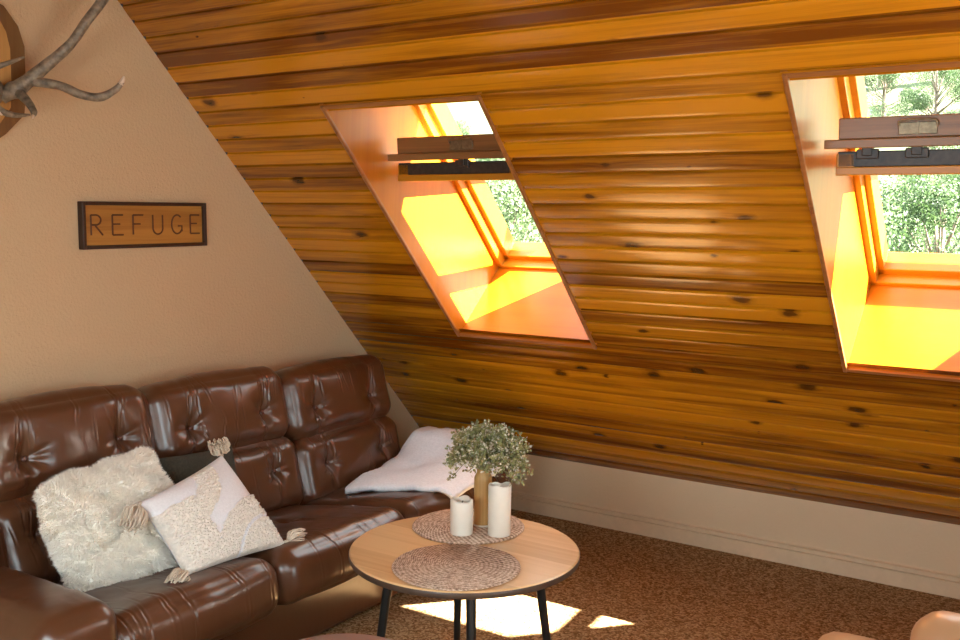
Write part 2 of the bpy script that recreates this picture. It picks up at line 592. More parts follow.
bm = bmesh.new()
vv = [bm.verts.new(p) for p in ((-0.02, 0.02, 0), (XR + 0.02, 0.02, 0), (XR + 0.02, -DEPTH - 0.02, 0), (-0.02, -DEPTH - 0.02, 0))]
bm.faces.new(vv[::-1])
tag(obj('floor', bm, M['carpet']), kind='structure')

bm = bmesh.new()
bm.faces.new([bm.verts.new(p) for p in ((0, 0, 0), (0, 0.0, 0), (0, 0.0, KNEE), (0, -DEPTH / 2, RIDGE_Z), (0, -DEPTH - 0.0, KNEE), (0, -DEPTH, 0))])
tag(obj('wall_left', bm, M['wall']), kind='structure')

# right gable with an unseen window opening, added to let in light
bm = bmesh.new()
GW = (-4.3, -2.3, 0.6, 2.1)
def quad(bm, *ps):
    bm.faces.new([bm.verts.new(p) for p in ps])
quad(bm, (XR, 0, 0), (XR, 0, KNEE), (XR, GW[1], KNEE + (-GW[1]) * SA / CA), (XR, GW[1], 0))
quad(bm, (XR, -DEPTH, 0), (XR, -DEPTH, KNEE), (XR, GW[0], KNEE + (DEPTH + GW[0]) * SA / CA), (XR, GW[0], 0))
quad(bm, (XR, GW[0], 0), (XR, GW[1], 0), (XR, GW[1], GW[2]), (XR, GW[0], GW[2]))
bm.faces.new([bm.verts.new(p) for p in ((XR, GW[0], KNEE + (DEPTH + GW[0]) * SA / CA), (XR, -DEPTH / 2, RIDGE_Z), (XR, GW[1], KNEE + (-GW[1]) * SA / CA), (XR, GW[1], 2.1), (XR, GW[0], 2.1))]) if KNEE + (DEPTH + GW[0]) * SA / CA > 2.1 else \
    bm.faces.new([bm.verts.new(p) for p in ((XR, GW[0], KNEE + (DEPTH + GW[0]) * SA / CA), (XR, -DEPTH / 2, RIDGE_Z), (XR, GW[1], KNEE + (-GW[1]) * SA / CA), (XR, GW[1], 2.1), (XR, -DEPTH + (2.1 - KNEE) * CA / SA, 2.1))])
tag(obj('wall_right', bm, M['wall']), kind='structure')
bm = bmesh.new()
for a, b, c_, d in ((GW[0], GW[0] + .06, GW[2], GW[3]), (GW[1] - .06, GW[1], GW[2], GW[3]), (GW[0], GW[1], GW[2], GW[2] + .06), (GW[0], GW[1], GW[3] - .06, GW[3]), (-3.33, -3.27, GW[2], GW[3])):
    box(bm, XR + 0.02, XR + 0.08, a, b, c_, d)
w3 = tag(obj('added_gable_window', bm, M['frame']), kind='structure')
bm = bmesh.new()
quad(bm, (XR + .05, GW[0], GW[2]), (XR + .05, GW[1], GW[2]), (XR + .05, GW[1], GW[3]), (XR + .05, GW[0], GW[3]))
obj('pane', bm, M['glass'], w3)

bm = bmesh.new()
quad(bm, (0, 0, 0), (XR, 0, 0), (XR, 0, KNEE), (0, 0, KNEE))
tag(obj('wall_back', bm, M['kneewall']), kind='structure')
bm = bmesh.new()
quad(bm, (0, -DEPTH, 0), (XR, -DEPTH, 0), (XR, -DEPTH, KNEE), (0, -DEPTH, KNEE))
tag(obj('wall_front', bm, M['kneewall']), kind='structure')
# two-step painted baseboard under the knee wall
bm = bmesh.new()
prof = [(0.0, 0.0), (-0.020, 0.0), (-0.020, 0.062), (-0.010, 0.064), (-0.010, 0.067), (-0.018, 0.069), (-0.018, 0.082), (-0.004, 0.0845), (0.0, 0.089)]
ra = [bm.verts.new((0.0, y, z)) for y, z in prof]
rb = [bm.verts.new((XR, y, z)) for y, z in prof]
for i in range(len(prof) - 1):
    bm.faces.new((ra[i], rb[i], rb[i + 1], ra[i + 1]))
tag(obj('baseboard_back', bm, M['base']), kind='structure')

# ------------------------------------------------------------------ skylights
PIV, HLT, HLB, ZB = 1.545, 0.37, 0.58, -0.03
def skylight(name, x0, x1, theta, latches, hinges):
    win = empty(name, (0, 0, KNEE), SLOPE_ROT)
    tag(win, kind='structure')
    T = 0.018
    # reveal linings, one board each; local axes (x, up the slope, -depth)
    def lining(a, mtl='reveal'):
        bm = bmesh.new()
        box(bm, *a)
        return obj('reveal_lining', bm, M[mtl], win)
    lining((x0 - T, x0, S0 - T, S1 + T, -DEP, -0.001))
    lining((x1, x1 + T, S0 - T, S1 + T, -DEP, -0.001))
    # lower lining (sill) and upper lining, both tapering to the frame
    sf0, sf1 = S0 - 0.02, S0 + 0.925       # frame opening, measured at the frame
    bm = bmesh.new()
    def slab(ps, th):
        lo = [bm.verts.new(p) for p in ps]
        hi = [bm.verts.new((p[0], p[1] + th, p[2])) for p in ps]
        bm.faces.new(lo); bm.faces.new(hi)
        for i in range(4):
            j = (i + 1) % 4
            bm.faces.new((lo[i], lo[j], hi[j], hi[i]))
    slab([(x0, S0, -0.001), (x1, S0, -0.001), (x1, sf0, -DEP), (x0, sf0, -DEP)], -T)
    obj('sill_board', bm, M['reveal'], win)
    bm = bmesh.new()
    slab([(x0, S1, -0.001), (x1, S1, -0.001), (x1, sf1, -DEP), (x0, sf1, -DEP)], T)
    obj('head_board', bm, M['reveal'], win)
    # fixed frame
    fd0, fd1 = -DEP, -DEP - 0.135
    fwid = 0.042
    bm = bmesh.new()
    for a in ((x0 - .02, x0 + fwid * .5, sf0 - .04, sf1 + .04), (x1 - fwid * .5, x1 + .02, sf0 - .04, sf1 + .04)):
        box(bm, a[0], a[1], a[2], a[3], fd1, fd0, 0.003)
    for a in ((x0 + .004, x0 + fwid, sf0, sf1), (x1 - fwid, x1 - .004, sf0, sf1)):
        box(bm, a[0], a[1], a[2], a[3], fd1, fd0 - 0.045, 0.003)
    obj('frame_jambs', bm, M['frame'], win)
    bm = bmesh.new()
    box(bm, x0 - .02, x1 + .02, sf0 - .05, sf0 + .012, fd1, fd0, 0.003)
    box(bm, x0, x1, sf0, sf0 + .035, fd1, fd0 - 0.045, 0.003)
    obj('frame_bottom_rail', bm, M['frame'], win)
    bm = bmesh.new()
    box(bm, x0 - .02, x1 + .02, sf1 - .012, sf1 + .05, fd1, fd0, 0.003)
    obj('frame_top_rail', bm, M['frame'], win)
    # thin moulding round the opening on the ceiling side
    bm = bmesh.new()
    tw = 0.013
    for a in ((x0 - tw, x0 + .001, S0 - tw, S1 + tw), (x1 - .001, x1 + tw, S0 - tw, S1 + tw)):
        box(bm, a[0], a[1], a[2], a[3], -0.004, 0.0075, 0.003)
    for a in ((x0 - tw, x1 + tw, S0 - tw, S0 + .001), (x0 - tw, x1 + tw, S1 - .001, S1 + tw)):
        box(bm, a[0], a[1], a[2], a[3], -0.004, 0.004, 0.002)
    obj('opening_moulding', bm, M['trim'], win)
    # tilted centre-pivot sash: local x across, y up the sash, z inwards
    piv_s, piv_d = PIV, -DEP - 0.02
    sash = empty('sash', (0, piv_s, piv_d), (theta, 0, 0))
    sash.parent = win
    hl, hb = HLT, HLB
    a0, a1 = x0 + 0.048, x1 - 0.048
    bm = bmesh.new()
    for a in ((a0, a0 + .052), (a1 - .052, a1)):
        box(bm, a[0], a[1], -hb, hl, 0.030, 0.078, 0.004)
    obj('sash_stile', bm, M['frame'], sash)
    bm = bmesh.new()
    box(bm, a0, a1, -hb, -hb + .055, 0.030, 0.078, 0.004)
    obj('sash_bottom_rail', bm, M['frame'], sash)
    # top rail: layered timber edge that faces the room
    bm = bmesh.new()
    box(bm, a0, a1, hl - .06, hl + .004, 0.070, 0.094, 0.003)
    obj('sash_top_rail', bm, M['frame'], sash)
    bm = bmesh.new()
    box(bm, a0 + .004, a1 - .004, hl - .05, hl, 0.026, 0.071, 0.003)
    obj('ventilation_bar', bm, M['gasket'], sash)
    bm = bmesh.new()
    box(bm, a0 - .030, a1 + .030, hl - .03, hl + .022, -0.008, 0.018, 0.003)
    obj('sash_ledge', bm, M['sash'], sash)
    bm = bmesh.new()
    box(bm, a0 + .006, a1 - .006, hl - .045, hl + .006, -0.068, -0.008, 0.003)
    obj('sash_cover_board', bm, M['sash'], sash)
    for lx in hinges:
        bm = bmesh.new()
        box(bm, lx - .03, lx + .03, hl - .01, hl + .010, 0.020, 0.048, 0.003)
        box(bm, lx - .014, lx + .014, hl - .02, hl + .014, 0.012, 0.040, 0.003)
        obj('flap_hinge', bm, M['gasket'], sash)
    for lx in latches:
        bm = bmesh.new()
        box(bm, lx - .05, lx + .05, hl + .003, hl + .010, -0.050, -0.016, 0.002)
        tube(bm, spline([(lx - .048, hl + .012, -0.040), (lx - .044, hl + .014, -0.054), (lx, hl + .015, -0.057), (lx + .044, hl + .014, -0.054), (lx + .050, hl + .012, -0.038)], 4), 0.0035, 6)
        box(bm, lx - .003, lx + .003, hl + .008, hl + .0125, -0.050, -0.016)
        obj('latch_plate', bm, M['brass'], sash)
    bm = bmesh.new()
    quad(bm, (a0 + .045, -hb + .045, 0.055), (a1 - .045, -hb + .045, 0.055), (a1 - .045, hl - .045, 0.055), (a0 + .045, hl - .045, 0.055))
    obj('pane', bm, M['glass'], sash)
    return win
skylight('window_1', L0, L1, math.radians(50), [0.985], [0.985])
skylight('window_2', R0, R1, math.radians(50), [2.50, 3.17], [2.37, 2.50, 3.17, 3.29])
skylight('added_skylight', T0, T1, math.radians(50), [4.46], [4.2, 4.7])  # unseen third skylight, added so more sun brightens the lower ceiling
# unseen box added outside to block the sun and trim its floor patch
bm = bmesh.new()
box(bm, R0 - 0.05, XR + 1.2, 1.81, 2.05, -0.94, -0.56, 0.02)
sb = tag(obj('sun_blocker', bm, M['roof']), kind='structure')
sb.location = (0, 0, KNEE)
sb.rotation_euler = SLOPE_ROT

# unseen rear skylight added for more light, in the slope behind the photographer
win4 = empty('added_rear_skylight', (XR, -DEPTH, KNEE), (PI - SLOPE, 0, PI))
tag(win4, kind='structure')
bm = bmesh.new()
for a in ((1.38, 1.44, .93, 2.07), (2.36, 2.42, .93, 2.07), (1.38, 2.42, .93, .99), (1.38, 2.42, 2.01, 2.07)):
    box(bm, a[0], a[1], a[2], a[3], -0.12, 0.008, 0.003)
obj('frame', bm, M['frame'], win4)
bm = bmesh.new()
quad(bm, (1.4, .95, -.1), (2.4, .95, -.1), (2.4, 2.05, -.1), (1.4, 2.05, -.1))
obj('pane', bm, M['glass'], win4)

# ------------------------------------------------------------------ sofa
def rounded_cushion(sx, sy, sz, r, nx, ny, nz, disp=None, bulge=0.0):
    """rounded box centred at 0; disp(p, n, q) shifts points; q are coords in -1..1; x is the front"""
    bm = bmesh.new()
    def face(axis, sgn, na, nb):
        g = []
        for i in range(na + 1):
            row = []
            for j in range(nb + 1):
                a, b = -1 + 2 * i / na, -1 + 2 * j / nb
                q = [0, 0, 0]
                q[axis] = sgn
                q[(axis + 1) % 3], q[(axis + 2) % 3] = a, b
                row.append(q)
            g.append(row)
        vg = []
        for row in g:
            rv = []
            for q in row:
                h = Vector((sx / 2, sy / 2, sz / 2))
                p = Vector((q[0] * h.x, q[1] * h.y, q[2] * h.z))
                inner = Vector([max(-(h[k] - r), min(h[k] - r, p[k])) for k in range(3)])
                d = p - inner
                n = d.normalized() if d.length > 1e-9 else Vector([sgn if k == axis else 0 for k in range(3)])
                # pull the box surface on to the rounded box
                p2 = inner + n * r if d.length > 1e-9 else p
                if bulge:
                    w_ = max(0.0, (1 - q[(axis + 1) % 3] ** 2)) * max(0.0, (1 - q[(axis + 2) % 3] ** 2))
                    p2 = p2 + Vector([sgn if k == axis else 0 for k in range(3)]) * bulge * w_
                if disp:
                    p2 = disp(p2, n)
                rv.append(bm.verts.new(p2))
            vg.append(rv)
        for i in range(na):
            for j in range(nb):
                bm.faces.new((vg[i][j], vg[i + 1][j], vg[i + 1][j + 1], vg[i][j + 1]))
    n3 = (nx, ny, nz)
    for ax in range(3):
        for sg in (-1, 1):
            face(ax, sg, n3[(ax + 1) % 3], n3[(ax + 2) % 3])
    bmesh.ops.remove_doubles(bm, verts=bm.verts, dist=0.0004)
    return bm

def leather_disp(tufts, seed, creases=1.0, axis='yz', amp=0.0022, half=0.31, ncr=16, band=(-0.14, 0.14)):
    o = Vector((seed * 3.1, seed * 1.7, seed * 0.9))
    rnd = random.Random(seed * 17)
    # long soft creases running over the roll of the cushion
    lines = []
    for k in range(ncr):
        c0 = rnd.uniform(-half, half)
        m0 = rnd.uniform(*band)
        lines.append((c0, rnd.uniform(-0.25, 0.25), m0, rnd.uniform(0.03, 0.07), amp * rnd.uniform(0.5, 1.3) * creases))
    for (ty, tz, dep, sg) in tufts:
        for k in range(5):
            lines.append((ty + rnd.uniform(-0.03, 0.03), rnd.uniform(-0.15, 0.15), tz + rnd.uniform(0.02, 0.09), rnd.uniform(0.04, 0.08), amp * rnd.uniform(0.8, 1.5) * creases))
    def f(p, n):
        d = 0.0
        front = n.x > -0.2 if axis == 'yz' else n.z > -0.2
        yy = p.y
        zz = p.z if axis == 'yz' else p.x
        if front:
            for (ty, tz, dep, sg) in tufts:
                a, b = yy - ty, zz - tz
                rad = math.hypot(a, b)
                ang = math.atan2(b, a)
                d -= dep * math.exp(-(rad / sg) ** 1.15)
                d += 0.06 * dep * math.cos(7 * ang + 2.5 * noise.noise(Vector((ang, seed, 0)))) * math.exp(-((rad - sg * 0.8) / (sg * 0.6)) ** 2)
                d -= 0.30 * dep * math.exp(-(a / 0.016) ** 2) * math.exp(-(abs(b) / 0.12) ** 2)
                # swelling below the button catches the light
                d += 0.16 * dep * math.exp(-(a / 0.045) ** 2 - ((b + 0.05) / 0.03) ** 2)
            for (c0, sl_, m0, ext, am) in lines:
                w_ = (zz - m0) / ext
                if abs(w_) < 2.2:
                    e = (yy - c0 - sl_ * (zz - m0) - 0.004 * noise.noise(Vector((zz * 25, c0 * 50, 0)))) / 0.0035
                    if abs(e) < 3.5:
                        d += am * (-math.exp(-e * e) + 0.5 * math.exp(-(e - 1.7) ** 2) + 0.5 * math.exp(-(e + 1.7) ** 2)) * math.exp(-w_ * w_)
        q = (p + o)
        d += 0.006 * noise.noise(q * 7) + 0.0012 * noise.noise(q * 20)
        return p + n * d
    return f

sofa = empty('sofa', (0.5, -1.6, 0))
tag(sofa, 'long brown leather three-seat sofa with buttoned back standing along the plaster wall', 'sofa')
def place(o, loc, rot=(0, 0, 0)):
    o.parent = sofa
    o.location = Vector(loc) - Vector(sofa.location)
    o.rotation_euler = rot
    return o
EDGE = [-2.57, -1.945, -1.305, -0.665]
TILT = math.radians(-15)
for i in range(3):
    y0, y1 = EDGE[i], EDGE[i + 1]
    yc, wd = (y0 + y1) / 2, (y1 - y0) - 0.006
    top = (0.870, 0.850, 0.822)[i]
    # upper back cushion
    h = 0.285
    tu = [(-wd * 0.27, -0.03, 0.042, 0.055), (wd * 0.27, -0.03, 0.042, 0.055)]
    bm = rounded_cushion(0.20, wd, h, 0.066, 14, 200, 56, leather_disp(tu, i + 1), 0.020)
    c = place(obj('upper_back_cushion', bm, M['leather'], None, True), (0.205, yc, top - h / 2 - 0.005), (0, TILT, 0))
    for ty, tz, dep, sg in tu:
        b = bmesh.new()
        bmesh.ops.create_uvsphere(b, u_segments=14, v_segments=8, radius=0.009)
        for v in b.verts:
            v.co.x *= 0.5
        bo = obj('button', b, M['button'], c, True)
        bo.location = (0.10 + 0.016 - dep + 0.004, ty, tz)
    # lower back cushion
    h2 = 0.285
    tu = [(-wd * 0.27, 0.02, 0.038, 0.05), (wd * 0.27, 0.02, 0.038, 0.05)]
    bm = rounded_cushion(0.20, wd, h2, 0.062, 14, 200, 56, leather_disp(tu, i + 11), 0.022)
    c = place(obj('lower_back_cushion', bm, M['leather'], None, True), (0.275, yc, top - h - h2 / 2 + 0.012), (0, TILT, 0))
    for ty, tz, dep, sg in tu:
        b = bmesh.new()
        bmesh.ops.create_uvsphere(b, u_segments=14, v_segments=8, radius=0.009)
        for v in b.verts:
            v.co.x *= 0.5
        bo = obj('button', b, M['button'], c, True)
        bo.location = (0.10 + 0.016 - dep + 0.004, ty, tz)
    # seat cushion, falling towards the back
    tu = [(0.02, 0.0, 0.020, 0.05)]
    bm = rounded_cushion(0.66, wd + 0.004, 0.18, 0.066, 70, 190, 16, leather_disp(tu, i + 21, 1.0, 'xy', 0.0022, 0.30, 26, (0.1, 0.34)), 0.018)
    place(obj('seat_cushion', bm, M['leather'], None, True), (0.585, yc - 0.02, 0.268), (0, math.radians(-9), 0))
# plinth with seams
bm = bmesh.new()
box(bm, 0.10, 0.785, -2.76, -0.60, 0.015, 0.225, 0.02, 3)
base = place(obj('base', bm, M['leather'], None, True, 40), (0, 0, 0))
bm = bmesh.new()
box(bm, 0.04, 0.20, -2.62, -0.60, 0.10, 0.70, 0.03, 3)
place(obj('back_frame', bm, M['leather'], None, True, 40), (0, 0, 0), (0, math.radians(-6), 0))
# arms: a long upholstered roll each
def arm(yc, wd, seed, x1, bolster, xb=0.22):
    h, ln = 0.255, x1 - xb
    bm = rounded_cushion(ln, wd, h, 0.06, 90, 24, 26, leather_disp([], seed, 1.2, 'xy', 0.002, 0.1, 10, (-0.3, 0.3)), 0.010)
    place(obj('armrest', bm, M['leather'], None, True), ((x1 + xb) / 2, yc, 0.470 - h / 2))
    if bolster:
        b = rounded_cushion(0.20, wd, 0.26, 0.07, 14, 40, 24, leather_disp([], seed + 2, 1.4, 'yz', 0.003, 0.1, 8), 0.012)
        place(obj('arm_bolster', b, M['leather'], None, True), (0.36, yc - 0.01, 0.47), (0, math.radians(-14), 0))
arm(-2.67, 0.23, 31, 0.93, True)
arm(-0.615, 0.125, 33, 0.865, False, 0.41)

# ------------------------------------------------------------------ cushions on the sofa
def patch_point(c, u, v):
    """bilinear corner patch BL, BR, TR, TL with u, v in 0..1"""
    return c[0] * (1 - u) * (1 - v) + c[1] * u * (1 - v) + c[2] * u * v + c[3] * (1 - u) * v

def pillow(corners, thick, n, pinch=0.10, disp=None, rnd_k=0.0, wob=0.0):
    """stuffed square: two bulging faces meeting in a seam"""
    c = [Vector(p) for p in corners]
    nrm = ((c[1] - c[0]).cross(c[3] - c[0])).normalized()
    vs_, fs = [], []
    ctr = sum(c, Vector()) / 4
    for side in (1, -1):
        b0 = len(vs_)
        for i in range(n + 1):
            for j in range(n + 1):
                u, v = i / n, j / n
                a, b = 2 * u - 1, 2 * v - 1
                # sides drawn in between the pointed corners
                uu_ = 0.5 + 0.5 * a * (1 - pinch * (1 - b * b))
                vv_ = 0.5 + 0.5 * b * (1 - pinch * (1 - a * a))
                if rnd_k:
                    uu_ = 0.5 + (uu_ - 0.5) * math.sqrt(1 - rnd_k * b ** 4)
                    vv_ = 0.5 + (vv_ - 0.5) * math.sqrt(1 - rnd_k * a ** 4)
                if wob:
                    uu_ += wob * noise.noise(Vector((a * 2.3, b * 2.3, 11)))
                    vv_ += wob * noise.noise(Vector((a * 2.3, b * 2.3, 27)))
                p = patch_point(c, uu_, vv_)
                prof = (max(0, 1 - abs(a) ** 2.4) * max(0, 1 - abs(b) ** 2.4)) ** 0.55
                p = p + nrm * side * thick * 0.5 * prof
                if disp:
                    p = p + nrm * side * disp(a, b, side) * min(1.0, prof * 3)
                vs_.append(p)
        for i in range(n):
            for j in range(n):
                q = [b0 + i * (n + 1) + j, b0 + (i + 1) * (n + 1) + j, b0 + (i + 1) * (n + 1) + j + 1, b0 + i * (n + 1) + j + 1]
                fs.append(q if side > 0 else q[::-1])
    return vs_, fs, nrm, c

def fur_strands(vs_, fs, count, length, width, seed, droop=0.3, only=None):
    rnd = random.Random(seed)
    V, F = [], []
    areas = []
    tot = 0
    for f in fs:
        a = ((vs_[f[1]] - vs_[f[0]]).cross(vs_[f[3]] - vs_[f[0]])).length
        tot += a
        areas.append(tot)
    import bisect
    for _ in range(count):
        f = fs[min(len(fs) - 1, bisect.bisect(areas, rnd.random() * tot))]
        u, v = rnd.random(), rnd.random()
        p = vs_[f[0]] * (1 - u) * (1 - v) + vs_[f[1]] * u * (1 - v) + vs_[f[2]] * u * v + vs_[f[3]] * (1 - u) * v
        n = (vs_[f[1]] - vs_[f[0]]).cross(vs_[f[3]] - vs_[f[0]])
        if n.length < 1e-10:
            continue
        n.normalize()
        lean = noise.noise_vector(p * 14) * 0.9 + Vector((rnd.uniform(-1, 1), rnd.uniform(-1, 1), rnd.uniform(-1, 1))) * 0.45
        d = (n + lean + Vector((0, 0, -droop))).normalized()
        s = d.cross(Vector((rnd.uniform(-1, 1), rnd.uniform(-1, 1), rnd.uniform(-1, 1)))).normalized() * width
        L = length * rnd.uniform(0.6, 1.2)
        m_ = p + (n * 0.6 + d * 0.4).normalized() * L * 0.5
        t = m_ + (d * 0.8 + lean * 0.4).normalized() * L * 0.5
        i = len(V)
        V += [p - s, p + s, m_ + s * 0.8, m_ - s * 0.8, t]
        F += [(i, i + 1, i + 2, i + 3), (i + 3, i + 2, i + 4)]
    return V, F

# shaggy cream cushion
FC = [(0.555, -2.475, 0.372), (0.66, -2.125, 0.360), (0.45, -2.075, 0.712), (0.455, -2.515, 0.672)]
def fur_d(a, b, side):
    return 0.018 * noise.noise(Vector((a * 2.4, b * 2.4, side * 3.0))) - 0.075 * max(0.0, 0.20 - abs(noise.noise(Vector((a * 2.7, b * 2.7, side)))))
v1, f1, n1, c1 = pillow(FC, 0.16, 70, 0.02, fur_d, 0.20, 0.045)
furc = empty('fur_cushion', sum(c1, Vector()) / 4)
tag(furc, 'shaggy cream fur cushion leaning against the sofa back near its left arm', 'cushion')
def parent_keep(o, p):
    o.parent = p
    o.matrix_parent_inverse = Matrix.Translation(-Vector(p.location))
    return o
parent_keep(pyobj('cover', v1, f1, M['fur'], None, True), furc)
V, F = fur_strands(v1, f1, 60000, 0.017, 0.0010, 5, 0.12)
parent_keep(pyobj('fur', V, F, M['fur']), furc)

# olive cushion standing behind
DC = [(0.50, -2.08, 0.40), (0.54, -1.76, 0.40), (0.425, -1.735, 0.642), (0.405, -2.05, 0.655)]
v2, f2, n2, c2 = pillow(DC, 0.09, 26, 0.05, lambda a, b, s: 0.004 * noise.noise(Vector((a * 3, b * 3, s))))
oc = pyobj('olive_cushion', v2, f2, M['darkcush'], None, True)
tag(oc, 'plain dark olive cushion mostly hidden behind the two cream cushions', 'cushion')

# tufted cushion with tassels
TC = [(0.775, -2.240, 0.398), (0.81, -1.865, 0.392), (0.565, -1.905, 0.660), (0.635, -2.290, 0.605)]
def tufted_band(a, b):
    r1 = math.hypot(a + 1.1, b - 1.5)
    r2_ = math.hypot(a - 0.75, b + 1.15)
    w_ = 0.06 * noise.noise(Vector((a * 6, b * 6, 3)))
    if 1.30 + w_ < r1 < 1.72 + w_ or r2_ < 1.22 + w_ or (a < -0.30 + w_ and b < 0.55 + w_):
        return 0.25 if 0.74 < r2_ < 0.80 else 1.0
    return 0.0
def tufted_d(a, b, side):
    if side < 0:
        return 0.0
    band = tufted_band(a, b)
    g = noise.noise(Vector((a * 26, b * 26, 1.0))) + 0.6 * noise.noise(Vector((a * 48, b * 48, 4.0)))
    return 0.003 + band * (0.009 + 0.010 * g) + (1 - band) * 0.0010 * noise.noise(Vector((a * 70, b * 70, 0)))
v3, f3, n3, c3 = pillow(TC, 0.13, 190, 0.05, tufted_d)
tc_ = empty('tasselled_cushion', sum(c3, Vector()) / 4)
tag(tc_, 'off-white tufted cushion with a tassel at each corner lying in front of the fur cushion', 'cushion')
cv = parent_keep(pyobj('cover', v3, f3, M['tuft'], None, True), tc_)
cv.data.materials.append(M['smoothcloth'])
for k, p_ in enumerate(cv.data.polygons):
    if k < 190 * 190:
        a, b = 2 * ((k // 190) + 0.5) / 190 - 1, 2 * ((k % 190) + 0.5) / 190 - 1
        if tufted_band(a, b) < 0.5:
            p_.material_index = 1
    else:
        p_.material_index = 1
def tassel(start, direction, length=0.06, seed=1, rad=0.034):
    rnd = random.Random(seed)
    bm = bmesh.new()
    s = Vector(start)
    d = Vector(direction).normalized()
    tube(bm, [s - d * 0.006, s + d * 0.012], [0.005, 0.006], 6)
    a = d.orthogonal().normalized()
    b = d.cross(a)
    k0 = s + d * 0.012
    for k in range(72):
        ang = rnd.uniform(0, 2 * PI)
        rr_ = math.sqrt(rnd.random())
        o_ = a * math.cos(ang) + b * math.sin(ang)
        L = length * rnd.uniform(0.8, 1.1)
        wob = Vector((rnd.uniform(-1, 1), rnd.uniform(-1, 1), rnd.uniform(-1, 1))) * 0.005
        pts = [k0 + o_ * 0.004 * rr_, k0 + o_ * rad * rr_ * 0.85 + d * L * 0.22, k0 + o_ * rad * rr_ * 1.05 + d * L * 0.55 + wob, k0 + o_ * rad * rr_ * 0.95 + d * L + Vector((0, 0, -0.006)) + wob]
        tube(bm, spline(pts, 3), 0.0026, 5)
    return parent_keep(obj('tassel', bm, M['tassel'], None, True), tc_)
cc = sum(c3, Vector()) / 4
tassel(c3[0] + (c3[0] - cc).normalized() * 0.0 + Vector((0.005, 0, 0.010)), Vector((0.35, -0.9, -0.10)), 0.062, 1)
tassel(c3[1] + Vector((0.0, 0, 0.012)), Vector((0.15, 0.95, -0.02)), 0.055, 2)
tassel(c3[2] + Vector((0.0, 0, 0.0)), Vector((0.10, -0.35, 0.75)), 0.045, 3)
tassel(c3[3] + Vector((0.01, 0.0, 0.0)), Vector((0.25, -0.55, -0.5)), 0.058, 4)

# pale throw draped over the right arm on to the seat
def throw():
    path = [(-0.535, 0.36), (-0.530, 0.44), (-0.545, 0.480), (-0.59, 0.500), (-0.635, 0.502), (-0.68, 0.490), (-0.73, 0.455), (-0.80, 0.426), (-0.92, 0.412), (-1.04, 0.405), (-1.15, 0.400), (-1.23, 0.390)]
    path = spline([(0, y, z) for y, z in path], 5)
    nx = 46
    vs_ = []
    N = len(path)
    for k, p in enumerate(path):
        t = k / (N - 1)
        for i in range(nx + 1):
            u = i / nx
            xa = 0.40 + 0.03 * math.sin(t * 5) + 0.30 * max(0, t - 0.55)
            xb = 0.875 + 0.06 * min(1, t * 1.6)
            x = xa + (xb - xa) * u
            y, z = p.y, p.z
            # diagonal lower hem: the front corner does not reach as far
            if t > 0.45:
                y = y + (u ** 1.3) * 0.13 * (t - 0.45) / 0.55
            z += 0.012 * noise.noise(Vector((x * 9, y * 9, 2))) + 0.004 * noise.noise(Vector((x * 30, y * 30, 7)))
            z -= 0.05 * max(0, u - 0.86) / 0.14 * 0.6 if u > 0.86 else 0
            z -= 0.018 * max(0, (x - 0.60)) * 0
            if t > 0.45:
                z += 0.10 * (x - 0.62) * min(1, (t - 0.45) * 6)
            if u < 0.04 or u > 0.96 or k == N - 1:
                z -= 0.006
            vs_.append(Vector((x, y, z)))
    fs = []
    for k in range(N - 1):
        for i in range(nx):
            fs.append((k * (nx + 1) + i, (k + 1) * (nx + 1) + i, (k + 1) * (nx + 1) + i + 1, k * (nx + 1) + i + 1))
    return vs_, fs
v4, f4 = throw()
th = empty('throw_blanket', (0.7, -0.8, 0.42))
tag(th, 'fluffy pale throw draped over the right sofa arm and seat', 'throw')
o = parent_keep(pyobj('cloth', v4, f4, M['throw'], None, True), th)
sm = o.modifiers.new('thick', 'SOLIDIFY')
sm.thickness = 0.022
sm.offset = 0.0
V, F = fur_strands(v4, f4, 34000, 0.011, 0.0009, 9, 0.05)
parent_keep(pyobj('pile', V, F, M['throw']), th)

# ------------------------------------------------------------------ coffee table
TX, TY, TZ, TR = 1.387, -1.695, 0.45, 0.347
tbl = empty('coffee_table', (TX, TY, 0))
tag(tbl, 'round wooden coffee table on four black splayed legs standing on the carpet', 'table')
bm = bmesh.new()
lathe(bm, [(0, TZ - 0.022), (TR - 0.006, TZ - 0.022), (TR, TZ - 0.018), (TR, TZ - 0.004), (TR - 0.004, TZ), (0, TZ)], 96)
top = obj('table_top', bm, M['oak'], tbl, True, 35)
bm = bmesh.new()
tr_prof = [(TR - 0.0005, TZ - 0.0215), (TR + 0.0012, TZ - 0.018), (TR + 0.0012, TZ - 0.006), (TR - 0.0005, TZ - 0.0035)]
lathe(bm, tr_prof, 96)
obj('edge_band', bm, M['edge'], tbl, True)
view = math.atan2(CAM.y - TY, CAM.x - TX)
for k, da in enumerate((0.0, 0.5, 1.0, 1.5)):
    a = view + da * PI + 0.085
    bm = bmesh.new()
    r0, r1 = TR * 0.63, TR * 0.80
    c, s = math.cos(a), math.sin(a)
    tube(bm, [(r0 * c, r0 * s, TZ - 0.022), (r1 * c, r1 * s, 0.0)], [0.0155, 0.011], 16)
    obj('leg', bm, M['black'], tbl, True, 40)

